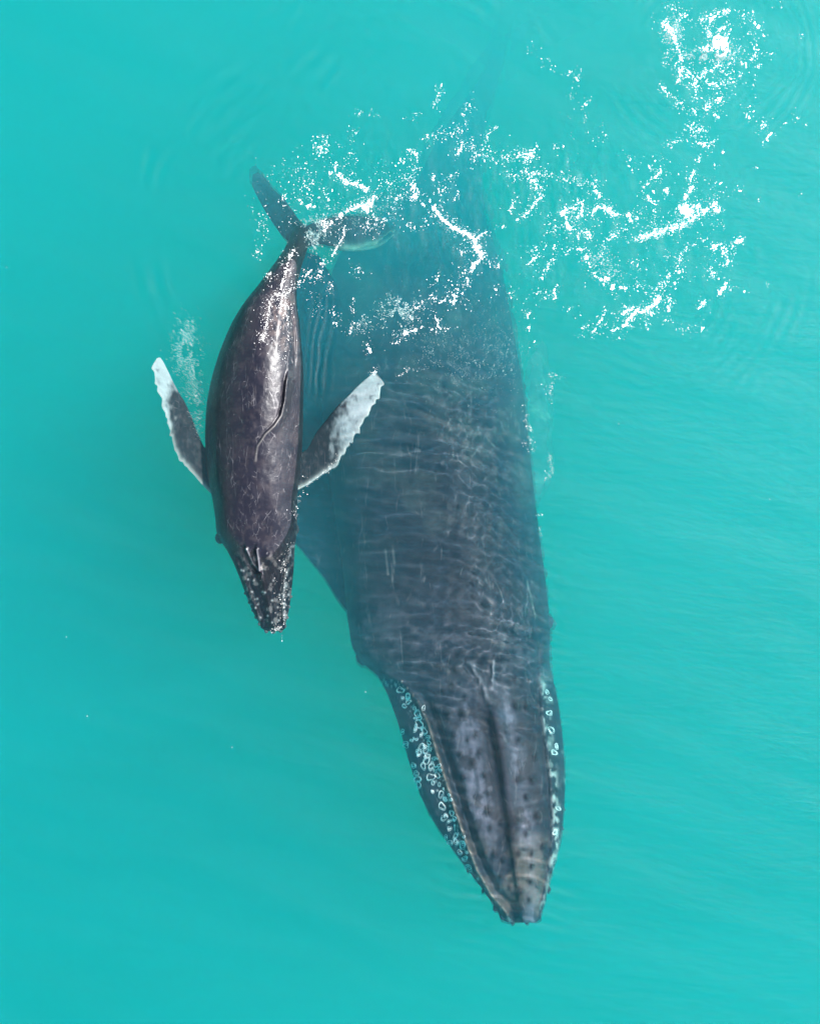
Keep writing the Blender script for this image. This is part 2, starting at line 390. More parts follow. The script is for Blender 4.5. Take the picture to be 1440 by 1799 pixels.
def join(parts):
    V = []; F = []; C = []; R = []; o = 0
    for v, f, c, r in parts:
        V.append(v); C.append(c[:, :3]); R.append(r); F += [tuple(int(x)+o for x in g) for g in f]; o += len(v)
    return np.vstack(V), F, np.vstack(C), np.vstack(R)

def add_relief(o, R):
    a = o.data.color_attributes.new('relief', 'FLOAT_COLOR', 'POINT'); c = np.ones((len(R), 4), np.float32); c[:, :3] = R
    a.data.foreach_set('color', c.ravel())

# ---- mother -------------------------------------------------------
MR = [ # py, xl, xr, crest, ztop, hr, p
 (1621, 891, 941, 917, -.55, .8, 2.2), (1616, 881, 948, 917, -.46, .8, 2.3), (1606, 876, 950, 916, -.40, .8, 2.4), (1590, 866, 955, 914, -.36, .75, 2.5),
 (1560, 845, 962, 910, -.30, .7, 2.6), (1520, 815, 973, 906, -.26, .68, 2.6), (1480, 786, 983, 902, -.24, .66, 2.6), (1440, 760, 988, 898, -.22, .66, 2.6),
 (1400, 740, 991, 894, -.22, .66, 2.6), (1350, 722, 991, 888, -.22, .68, 2.5), (1300, 708, 988, 882, -.24, .7, 2.5), (1250, 692, 982, 872, -.26, .72, 2.4),
 (1210, 676, 975, 864, -.28, .74, 2.4), (1185, 660, 969, 858, -.30, .76, 2.3), (1168, 640, 966, 852, -.32, .78, 2.3), (1150, 626, 965, 846, -0.3, .78, 2.3),
 (1100, 613, 966, 832, -0.3, .8, 2.2), (1050, 608, 961, 820, -0.3, .82, 2.2), (1000, 602, 955, 812, -0.31, .84, 2.15), (900, 588, 942, 800, -0.36, .86, 2.1),
 (800, 572, 931, 790, -0.46, .88, 2.1), (700, 566, 921, 780, -0.68, .9, 2.0), (600, 574, 905, 768, -1.32, .9, 2.0), (500, 576, 886, 762, -2.25, .95, 2.0),
 (420, 616, 866, 768, -3.7, 1.05, 2.0), (330, 722, 846, 782, -5.3, 1.2, 2.0), (250, 765, 846, 806, -6.9, 1.4, 2.0), (180, 812, 868, 840, -8.3, 1.5, 2.0),
 (120, 852, 884, 868, -9.6, 1.4, 2.0), (70, 868, 898, 883, -11, .9, 2.0)]
RIDGE = [(860, 1225), (870, 1270), (879, 1320), (886, 1370), (893, 1420), (900, 1480), (908, 1540), (915, 1600)]
LIPL = [(652, 1182), (680, 1184), (706, 1197), (733, 1230), (752, 1272), (768, 1325), (784, 1375), (800, 1425), (818, 1478), (838, 1530), (862, 1572), (890, 1604)]
EDGEL = [(770, 1236), (786, 1280), (799, 1325), (814, 1380), (829, 1430), (843, 1485), (862, 1540), (890, 1590)]
LIPR = [(958, 1100), (947, 1140), (944, 1190), (948, 1250), (955, 1310), (962, 1370), (966, 1430), (966, 1480), (960, 1530), (950, 1580)]
BLOW = [[(824, 1163), (838, 1185), (850, 1208), (860, 1236)], [(866, 1160), (866, 1185), (864, 1212)]]
TUB = [(800, 1177, 5), (794, 1203, 5), (770, 1170, 3), (812, 1253, 5), (787, 1258, 5), (836, 1290, 5), (797, 1291, 4), (906, 1193, 4), (906, 1240, 6), (930, 1196, 3),
       (910, 1370, 6), (906, 1441, 7), (945, 1434, 6), (897, 1466, 7), (838, 1472, 6), (858, 1424, 5), (868, 1502, 5), (915, 1567, 6), (905, 1593, 4), (954, 1487, 5),
       (880, 1540, 4), (934, 1523, 4), (830, 1340, 5), (850, 1360, 4), (812, 1365, 4), (876, 1560, 3), (940, 1330, 4), (925, 1400, 4), (862, 1455, 5), (818, 1225, 4), (778, 1215, 3), (842, 1320, 4), (912, 1300, 5), (935, 1370, 5), (858, 1395, 5), (880, 1445, 4), (925, 1465, 5), (912, 1500, 5), (935, 1500, 4), (850, 1500, 4), (895, 1560, 4), (930, 1580, 4), (808, 1325, 4), (925, 1240, 4), (822, 1420, 4), (822, 1300, 4), (884, 1510, 4), (932, 1550, 4)]
def mother_D(px, py):
    px = np.asarray(px, float); py = np.asarray(py, float)
    d, s, t = dist_poly(px, py, RIDGE)
    D = .12*np.where(s > 0, np.exp(-(d/15)**2), np.exp(-(d/5)**2))*sm(t, 0, .1)*(1-.5*t) - .09*np.exp(-((d*s+15)/9)**2)*sm(t, 0, .15)*(1-.6*t) 
    head = sm(py, 1140, 1240)
    d, s, t = dist_poly(px, py, LIPL)
    D += .055*np.exp(-(d/4.0)**2)
    out = np.where(s < 0, 1, 0)*sm(py, 1182, 1230)
    D -= .10*sm(d, 2, 16)*out
    inn = (s > 0)
    d2, s2, t2 = dist_poly(px, py, EDGEL)
    D -= .14*np.exp(-((d-13)/8)**2)*inn*sm(t, .12, .3)
    D += .05*sm(-(d2*np.where(s2 < 0, 1, -1)), -12, 6)*sm(py, 1200, 1300)*(1-sm(py, 1560, 1620))*inn
    d, s, t = dist_poly(px, py, LIPR)
    D += -.06*np.exp(-((d*s+2)/4)**2)*sm(t, 0, .05) + .035*np.exp(-((d*s-7)/5)**2)
    D -= .05*sm(d, 4, 18)*(s > 0)*sm(py, 1140, 1200)
    for b in BLOW:
        d, s, t = dist_poly(px, py, b); D += .05*np.exp(-(d/2.7)**2)*(.5+.5*np.sin(math.pi*np.clip(t, .05, .95)))
        D -= .04*np.exp(-((d*s+8)/4)**2)
    # splash guard mound before the blowholes
    D += .06*np.exp(-(((px-852)/26)**2 + ((py-1225)/30)**2))
    for x, y, r in TUB: D += .06*np.exp(-(((px-x)/r)**2 + ((py-y)/(r*1.3))**2))
    # dimple around each knob
    for x, y, r in TUB: D -= .010*np.exp(-(((px-x)/(2*r))**2 + ((py-y)/(r*2.4))**2))
    # backbone and muscle relief
    back = (1-sm(py, 1020, 1150))
    D += .05*back*np.exp(-(((px - spl([100, 500, 800, 1100], [866, 762, 790, 838], py))/34)**2))
    D += .05*(fbm(px/90, py/120, 3)-.5)
    D += .012*(fbm(px/22, py/26, 3)-.5)*head
    return D
def mix(a, b, w): return a*(1-w[:, None]) + np.asarray(b)*w[:, None]
def mother_tint(px, py, z):
    n = len(px); base = np.tile([.017, .025, .040], (n, 1)).astype(float)
    nz = fbm(px/40, py/40, 5); n2 = fbm(px/14+5, py/14, 4)
    base = mix(base, [.026, .031, .044], sm(nz, .4, .65))
    head = sm(py, 1160, 1260)
    dl, sl_, tl = dist_poly(px, py, LIPL); dr, sr, tr = dist_poly(px, py, LIPR)
    inside = (sl_ > 0)*(sr < 0)
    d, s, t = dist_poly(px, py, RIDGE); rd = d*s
    # worn grey patches on the rostrum
    base = mix(base, [.20, .195, .25], head*inside*np.clip(np.exp(-((rd+50)/24)**2)*(1-.55*sm(py, 1440, 1520)) + np.exp(-((rd-24)/15)**2), 0, 1)*(.35 + .65*sm(fbm(px/11, py/48+4, 5)+.3*(n2-.5), .36, .58))*.8)
    base = mix(base, [.014, .016, .028], head*inside*np.exp(-((rd+15)/9)**2)*sm(py, 1215, 1260)*(1-sm(py, 1400, 1500))*.9)  # shadow on the left of the ridge, painted in as dark skin
    base = mix(base, [.030, .028, .036], head*inside*sm(fbm(px/15+8, py/22, 4), .52, .62)*.7)
    base = mix(base, [.19, .145, .12], inside*sm(py, 1440, 1520)*sm(nz+.2*n2, .48, .7)*.55)
    base = mix(base, [.085, .082, .105], (1-head)*sm(py, 1010, 1120)*sm(n2, .42, .6)*.5)
    base = mix(base, [.048, .058, .064], (1-sm(py, 900, 1000))*sm(nz, .5, .7)*.6)
    base = mix(base, [.24, .20, .17], np.exp(-(dl/2.8)**2)*sm(py, 1200, 1330)*.85)
    jaw = (sl_ < 0)*sm(dl, 1, 5)*sm(py, 1180, 1200)
    base = mix(base, [.022, .028, .042], jaw)
    base = mix(base, [.50, .56, .56], jaw*np.exp(-((dl-9)/14)**2)*sm(fbm(px/3.0, py/3.6, 2), .50, .56)*.8)
    for x, y, r in TUB: base = mix(base, [.018, .018, .024], np.exp(-(((px-x+1)/(r*1.1))**2 + ((py-y)/(r*1.5))**2))*.9)
    for b in BLOW:
        d, s, t = dist_poly(px, py, b); base = mix(base, [.30, .30, .34], np.exp(-(d/2.2)**2)*.7)
    # pale chafed skin on the right jaw
    base = mix(base, [.42, .43, .42], (sr > 0)*sm(py, 1170, 1230)*np.exp(-((dr-10)/6)**2)*sm(fbm(px/6, py/9, 3), .42, .58))
    base = mix(base, [.3, .33, .32], (sr > 0)*sm(py, 1170, 1230)*sm(n2, .5, .62)*.4)
    # thin scars down the right side and across the back
    for pts in ([(925, 1020), (932, 1050), (940, 1085)], [(690, 950), (692, 990), (688, 1030)], [(585, 940), (596, 990)], [(676, 965), (682, 1010)]):
        d, s, t = dist_poly(px, py, pts); base = mix(base, [.35, .36, .34], np.exp(-(d/1.1)**2)*.3)
    return base
def mother_relief(px, py):
    r = np.zeros((len(px), 3)); rt = sm(px, 780, 880)
    body = sm(py, 640, 720)*(1-sm(py, 1130, 1200))
    r[:, 0] = body*(.15+.85*rt) + .35*sm(py, 1150, 1200)*sm(px, 860, 930)
    r[:, 1] = body*(1-rt)*sm(px, 600, 660) + sm(py, 1190, 1250)*(.25 + .9*sm(py, 1520, 1570))
    return r
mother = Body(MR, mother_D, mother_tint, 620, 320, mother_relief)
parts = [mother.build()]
skin = lambda c: (lambda px, py, t, s, side: np.tile(c, (len(px), 1)) * (0.8 + .5*fbm(px/30, py/30, 3))[:, None])
# left flipper (picture left), reaching back below the calf
parts.append(fin([(650, 1110), (602, 1064), (568, 1012), (540, 978), (508, 930), (478, 840), (468, 740), (480, 600), (500, 500), (530, 440)],
                 [(720, 960), (660, 900), (630, 850), (615, 800), (612, 750), (614, 690), (612, 630), (606, 570), (592, 505), (560, 450)],
                 lambda t, s: -1.6 - .9*t, .12, skin([.010, .014, .026]), knobs=(7, 9)))
# right flipper hangs steeply, white underside showing
parts.append(fin([(925, 905), (948, 872), (960, 835), (960, 780), (962, 730), (957, 680), (952, 640), (940, 610)],
                 [(880, 840), (915, 800), (922, 760), (920, 720), (920, 690), (922, 660), (928, 635), (945, 612)],
                 lambda t, s: -4.6 - 1.4*t, .10, skin([.12, .15, .15]), knobs=(5, 9)))
# flukes, deep
parts.append(fin([(880, 150), (840, 105), (780, 70), (720, 40), (690, 10)], [(882, 60), (850, 40), (800, 20), (740, 5), (700, -2)], lambda t, s: -12.0-.3*t, .10, skin([.06, .065, .08])))
parts.append(fin([(888, 150), (925, 105), (985, 70), (1045, 40), (1080, 10)], [(886, 60), (920, 40), (970, 20), (1030, 5), (1070, -2)], lambda t, s: -12.0-.3*t, .10, skin([.06, .065, .08])))
# knobs on the lips, chin and the bulges above the eyes
def knob(px, py, z, r, c=(.05, .05, .065), zr=None): 
    x, y, _ = P(px, py, z); r_ = r/PXM; return blob((x, y, z), (r_, r_*1.2, zr or r_), c)
for x, y, r in ((961, 1562, 6), (967, 1508, 5), (952, 1588, 4), (939, 1612, 5), (925, 1619, 5), (900, 1619, 5), (883, 1611, 5), (870, 1596, 5), (848, 1566, 3), (986, 1455, 3), (989, 1420, 3), (822, 1530, 3)):
    xl, xr, cr, zt, hr, p = mother.sec(np.array([float(y)])); zc = float((zt-(xr-xl)/2/PXM*hr)[0]); parts.append(knob(x, y, zc + .05, r))
parts.append(knob(958, 1092, -1.35, 15, zr=.16)); parts.append(knob(640, 1152, -1.4, 16, zr=.2))
for k_ in range(26):
    t = k_/25; i_ = t*(len(LIPL)-3)+2; a = int(min(i_, len(LIPL)-2)); fr_ = i_-a
    x = LIPL[a][0]*(1-fr_)+LIPL[a+1][0]*fr_; y = LIPL[a][1]*(1-fr_)+LIPL[a+1][1]*fr_
    parts.append(knob(x, y, float(mother.top(x, y))-.012, 2.6, (.13, .11, .10)))
V, F, C, R = join(parts)
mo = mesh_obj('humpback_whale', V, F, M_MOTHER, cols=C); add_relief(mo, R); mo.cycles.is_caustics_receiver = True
tag(mo, 'large dark grey mother humpback whale just below the surface, tail fading into deep water', 'whale')

# barnacle rings on the jaws (children of the mother)
def ring(px, py, r, w, ell, rot, top, k):
    n = 22; V = []; ph = rng.random(4)*6.28; w *= .95
    for j in range(n):
        a = 2*math.pi*j/n; rr = r*(1 + .22*math.sin(2*a+ph[0]) + .12*math.sin(3*a+ph[1]) + .03*math.sin(4*a+ph[2]))
        for q_, (dr, dz) in enumerate(((-w, 0), (-w*.4, .006), (w*.4, .006), (w, 0))):
            ww = dr*(1 + .35*math.sin(a*2+ph[3]))
            ex, ey = (rr+ww)*math.cos(a)*ell, (rr+ww)*math.sin(a)
            x = px + ex*math.cos(rot) - ey*math.sin(rot); y = py + ex*math.sin(rot) + ey*math.cos(rot)
            z = float(top(x, y)) + dz - .001; V.append(P(x, y, z))
    F = []
    for j in range(n):
        for q_ in range(3): a = j*4+q_; b = ((j+1) % n)*4+q_; F.append((a, b, b+1, a+1))
    return V, F
BL = [(703, 1212, 6), (716, 1223, 5), (717, 1233, 4), (710, 1240, 3.5), (733, 1254, 6), (736, 1262, 4.5), (744, 1243, 3), (736, 1272, 7), (745, 1284, 5), (741, 1279, 3), (713, 1306, 4), (707, 1284, 2.5),
      (740, 1312, 6), (748, 1318, 5), (736, 1322, 5), (751, 1328, 4), (749, 1336, 6), (743, 1345, 5), (757, 1346, 5), (765, 1350, 4), (726, 1344, 3.5), (713, 1325, 2.5), (716, 1345, 2.5), (756, 1365, 7), (768, 1362, 5), (760, 1375, 3),
      (735, 1378, 5), (733, 1368, 5), (738, 1388, 6), (742, 1398, 5), (774, 1395, 5.5), (781, 1404, 4), (776, 1416, 6.5), (780, 1436, 5), (793, 1428, 4.5), (798, 1438, 4), (788, 1455, 2.5), (759, 1390, 2), (731, 1358, 4),
      (767, 1452, 3.5), (800, 1468, 4), (801, 1478, 4.5), (812, 1484, 6), (790, 1480, 4), (794, 1492, 4), (807, 1497, 4), (816, 1508, 4), (822, 1524, 5), (812, 1520, 4), (827, 1535, 4), (838, 1548, 3.5), (806, 1510, 3),
      (753, 1305, 3.5), (755, 1316, 3), (762, 1332, 3.5), (771, 1378, 3), (771, 1345, 3), (728, 1244, 3), (728, 1395, 2.5), (745, 1420, 2.5), (783, 1470, 3), (843, 1562, 3), (752, 1295, 3)]
BRR = [(964, 1252, 4), (967, 1266, 4.5), (963, 1240, 3.5), (968, 1282, 5), (972, 1300, 5), (976, 1304, 3.5), (973, 1322, 5), (968, 1335, 3.5), (974, 1353, 4), (977, 1310, 3), (980, 1270, 3), (976, 1405, 3), (980, 1420, 4), (977, 1432, 3.5),
       (982, 1440, 3), (974, 1462, 4), (978, 1474, 3), (972, 1492, 3), (960, 1215, 3), (956, 1200, 3), (906, 1430, 2.6), (966, 1228, 3), (979, 1340, 3), (984, 1385, 2.5)]
BE = [(700+.30*(y-1200) + rng.uniform(-8, 14)*(1+.0*y) + (20 if y > 1330 else 0), y, rng.uniform(1.4, 2.6)) for y in rng.uniform(1215, 1500, 34)]
for k_, (x, y, r) in enumerate(BL + BE + BRR[::3]):
    if x < float(mother.sec(np.array([float(y)]))[0][0]) + 3 or x > float(mother.sec(np.array([float(y)]))[1][0]) - 6: continue
    r *= .92; Vr, Fr = ring(x, y, r, .85 + .25*rng.random(), .8+.3*rng.random(), rng.random()*3, lambda a, b: mother.top(a, b) + .012, k_)
    mesh_obj('barnacle', Vr, Fr, M_BARN, parent=mo).cycles.is_caustics_receiver = True

# ---- calf ---------------------------------------------------------
CR = [(1109, 468, 494, 481, -.22, .8, 2.2), (1105, 461, 500, 480, -.16, .8, 2.3), (1096, 456, 502, 479, -.13, .75, 2.4), (1080, 447, 506, 477, -.11, .72, 2.4), (1050, 434, 511, 473, -.09, .7, 2.4),
 (1020, 423, 514, 470, -0.04, .72, 2.4), (1000, 415, 516, 468, -0.02, .74, 2.3), (980, 406, 517, 465, 0.0, .76, 2.3), (962, 396, 518, 460, 0.04, .8, 2.2), (948, 386, 520, 458, 0.08, .82, 2.2),
 (935, 381, 522, 456, 0.13, .84, 2.2), (915, 379, 522, 455, 0.2, .86, 2.2), (880, 374, 522, 458, 0.3, 1.15, 2.1), (840, 366, 526, 458, 0.37, 1.15, 2.1), (800, 362, 530, 458, 0.42, 1.15, 2.05), (750, 361, 532, 460, 0.46, 1.15, 2.0),
 (700, 365, 533, 462, 0.48, 1.15, 2.0), (650, 376, 533, 464, 0.47, 1.15, 2.0), (600, 393, 529, 468, 0.43, 1.15, 2.0), (560, 411, 525, 474, 0.36, 1.15, 2.0), (530, 430, 521, 482, 0.27, 1.05, 2.0), (500, 454, 522, 497, 0.16, 1.1, 2.0),
 (480, 469, 526, 504, 0.08, 1.15, 2.0), (460, 484, 532, 511, 0.0, 1.15, 2.0), (440, 498, 539, 519, -.12, 1.1, 2.0), (420, 508, 545, 527, -.24, .95, 2.0), (400, 518, 550, 535, -.38, .7, 2.0)]
CRIDGE = [(452, 985), (462, 1020), (470, 1050), (478, 1095)]
CSL = [(520, 945), (508, 975), (500, 1010), (496, 1050), (497, 1090)]
CSL2 = [(410, 985), (425, 1010), (438, 1045), (455, 1090)]
CBLOW = [[(433, 965), (444, 990), (455, 1003)], [(451, 966), (454, 985), (456, 1003)]]
CGROOVE = [(502, 528), (511, 545), (516, 575), (518, 620), (515, 660)]
CDORS = [(507, 648), (503, 675), (500, 705), (494, 730), (482, 748), (466, 763), (452, 785), (449, 810)]
CTUB = [(440, 1062), (449, 1068), (461, 1040), (465, 1041), (491, 1045), (488, 1067), (470, 1082), (458, 1085), (497, 1060), (433, 965), (446, 1020), (436, 1018), (428, 1003), (490, 1090), (478, 1094), (503, 1030), (507, 1045), (480, 1020), (478, 1055), (443, 1040), (452, 1052), (424, 1002)]
def calf_D(px, py):
    px = np.asarray(px, float); py = np.asarray(py, float)
    d, s, t = dist_poly(px, py, CRIDGE); D = .05*np.exp(-(d/6)**2)*sm(t, 0, .1) - .02*np.exp(-((d*s+12)/6)**2)
    d, s, t = dist_poly(px, py, CSL); D += -.045*np.exp(-((d*s+4)/3)**2)*sm(t, 0, .15) + .03*np.exp(-((d*s-1)/3)**2)
    d, s, t = dist_poly(px, py, CSL2); D += .03*np.exp(-(d/4)**2) - .03*np.exp(-((d*s-9)/4)**2)
    for b in CBLOW:
        d, s, t = dist_poly(px, py, b); D += .035*np.exp(-(d/2.6)**2) - .03*np.exp(-((d*s+6)/3.5)**2)
    d, s, t = dist_poly(px, py, CGROOVE); D += -.10*np.exp(-(d/3.6)**2)*np.sin(math.pi*np.clip(t, .03, .97)) + .02*np.exp(-((d*s-7)/4)**2)
    d, s, t = dist_poly(px, py, CDORS); prof = sm(t, 0, .1)*(1-sm(t, .35, .95))
    sd = d*s
    D += .095*prof*np.where(sd < 0, np.exp(-(sd/2.6)**2), np.exp(-(sd/9)**2)) + .02*(1-t)*np.exp(-(d/2)**2) - .012*np.exp(-((sd+4)/2.4)**2)*sm(t, .02, .15)*(1-sm(t, .85, 1))
    for x, y in CTUB: D += .014*np.exp(-(((px-x)**2 + (py-y)**2)/3.2**2))
    # spine ridge along the tail stock
    D += .03*np.exp(-((px - spl([400, 500, 600, 650], [535, 499, 488, 484], py))/9)**2)*(1-sm(py, 560, 640))
    D += .035*(fbm(px/24, py/34, 4)-.5) + .010*(fbm(px/6, py/9, 3)-.5)*sm(px, 497, 512)*sm(py, 560, 680)*(1-sm(py, 880, 930))
    D += .008*(fbm(px/7, py/9, 3)-.5)*sm(py, 950, 990)
    return D
def calf_tint(px, py, z):
    n = len(px); base = np.tile([.008, .0078, .014], (n, 1)).astype(float)
    n1 = fbm(px/22, py/22, 5); n2 = fbm(px/7+3, py/9, 4)
    base = mix(base, [.014, .012, .018], sm(n1, .42, .62)); base = mix(base, [.026, .022, .026], sm(n2, .5, .68)*.6)
    base = mix(base, [.10, .075, .07], np.exp(-(((px-495)/22)**2 + ((py-560)/45)**2))*sm(n2, .4, .6)*.8)
    base = mix(base, [.30, .28, .27], sm(py, 960, 1000)*sm(n2, .52, .66)*.45)
    d, s, t = dist_poly(px, py, CSL); base = mix(base, [.38, .38, .38], np.exp(-((d*s-2)/3)**2)*sm(fbm(px/5, py/8, 2), .35, .55)*.7)
    for b in CBLOW:
        d, s, t = dist_poly(px, py, b); base = mix(base, [.2, .2, .22], np.exp(-(d/1.3)**2)*.6)
    for x, y in CTUB: base = mix(base, [.5, .5, .5], np.exp(-(((px-x)**2 + (py-y)**2)/1.7**2))*.8)
    d, s, t = dist_poly(px, py, CDORS); base = mix(base, [.28, .26, .24], np.exp(-(d/1.3)**2)*.35*sm(t, .3, .5))
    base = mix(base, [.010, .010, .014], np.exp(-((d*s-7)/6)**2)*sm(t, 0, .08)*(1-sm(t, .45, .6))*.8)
    base = mix(base, [.35, .37, .35], sm(px, 512, 524)*sm(py, 860, 900)*sm(n2, .45, .6)*.4)
    return base
calf = Body(CR, calf_D, calf_tint, 560, 260, lambda px, py: np.stack([0*px, 0*px, .8*sm(py, 955, 975)], 1), lp=lambda py: 1 - .2*sm(py, 500, 600)*(1-sm(py, 780, 900)))
parts = [calf.build()]
def white_fin(t0, edge):
    def f(px, py, t, s, side):
        n = len(px); n1 = fbm(px/15, py/15, 4); n2 = fbm(px/6, py/6+9, 3)
        dark = np.tile([.020, .018, .024], (n, 1)); dark = mix(dark, [.06, .055, .06], sm(n2, .45, .65)*.7)
        n1 = fbm(t*8+side*3, s*2.6+5, 4); n2 = .6*fbm(t*22, s*5+9, 3) + .4*fbm(px/5, py/5, 2)
        w = sm(t + .55*(n1-.5) + .30*(n2-.5) + .10*(.5-s), t0-.05, t0+.12)
        c = mix(dark, [.46, .49, .49], w)
        c = mix(c, [.12, .13, .145], sm(n2, .46, .62)*w*.75)
        c = mix(c, [.66, .66, .62], np.exp(-(s/.10)**2)*edge)
        return mix(c, [.05, .05, .055], np.where((t > .97), 0.0, 0.0))
    return f
# right flipper of the picture, near the surface
parts.append(fin([(505, 870), (533, 857), (562, 838), (588, 817), (602, 797), (614, 778), (629, 755), (643, 731), (654, 712), (664, 694), (669, 672), (662, 656)],
                 [(505, 800), (536, 792), (556, 760), (575, 735), (593, 713), (606, 700), (619, 687), (630, 676), (640, 667), (648, 661), (654, 656), (660, 654)],
                 lambda t, s: -.42 + .34*sm(t, 0, .8) - .05*s, .055, white_fin(.40, 1.0), knobs=(8, 12)))
parts.append(fin([(385, 880), (362, 858), (338, 830), (316, 803), (305, 775), (298, 745), (290, 715), (282, 690), (273, 662), (272, 643), (278, 629)],
                 [(390, 800), (362, 788), (350, 765), (338, 735), (326, 708), (315, 690), (305, 672), (297, 655), (291, 643), (287, 635), (282, 628)],
                 lambda t, s: -.50 + .22*t - .03*s, .05, white_fin(.56, .6), knobs=(6, 11)))
def fluke_l(px, py, t, s, side):
    return np.tile([.045, .05, .06], (len(px), 1))*(.8+.5*fbm(px/12, py/12, 3))[:, None]
def fluke_r(px, py, t, s, side):
    c = np.tile([.03, .035, .045], (len(px), 1)); c = mix(c, [.34, .42, .36], np.exp(-(s/.13)**2)*sm(t, .3, .5)*.8)
    return c*(.75+.5*fbm(px/9, py/9, 3))[:, None]
parts.append(fin([(530, 442), (503, 424), (486, 402), (470, 378), (455, 350), (443, 325), (444, 306)], [(545, 402), (530, 392), (514, 370), (497, 347), (480, 332), (467, 314), (453, 302)],
                 lambda t, s: -.55 - 1.9*t, .07, fluke_l, n=60, m=17))
parts.append(fin([(530, 438), (560, 432), (600, 440), (640, 440), (672, 430), (692, 412)], [(535, 398), (558, 388), (595, 380), (635, 380), (668, 388), (690, 403)],
                 lambda t, s: -.60 - 1.5*t, .06, fluke_r, n=60, m=17))
for x, y, z, r in ((387, 945, -.42, 9), (517, 930, -.40, 9)): parts.append(knob(x, y, z, r, (.045, .04, .045)))
for x, y, r in ((468, 1108, 4), (480, 1109, 4), (493, 1107, 4), (500, 1100, 3.5), (456, 1096, 3), (450, 1084, 3), (444, 1072, 2.5), (438, 1058, 2.5), (505, 1085, 2.5), (508, 1066, 2.5), (431, 1042, 2.5), (512, 1048, 2)):
    xl, xr, cr, zt, hr, p = calf.sec(np.array([float(y)])); zc = float((zt-(xr-xl)/2/PXM*hr)[0]); parts.append(knob(x, y, zc+.02, r, (.12, .12, .12)))
V, F, C, R = join(parts)
ca = mesh_obj('humpback_whale', V, F, M_CALF, cols=C); ca.cycles.is_caustics_receiver = True; add_relief(ca, R)
tag(ca, 'small dark humpback calf with white mottled flippers and its wet back breaking the surface', 'whale')

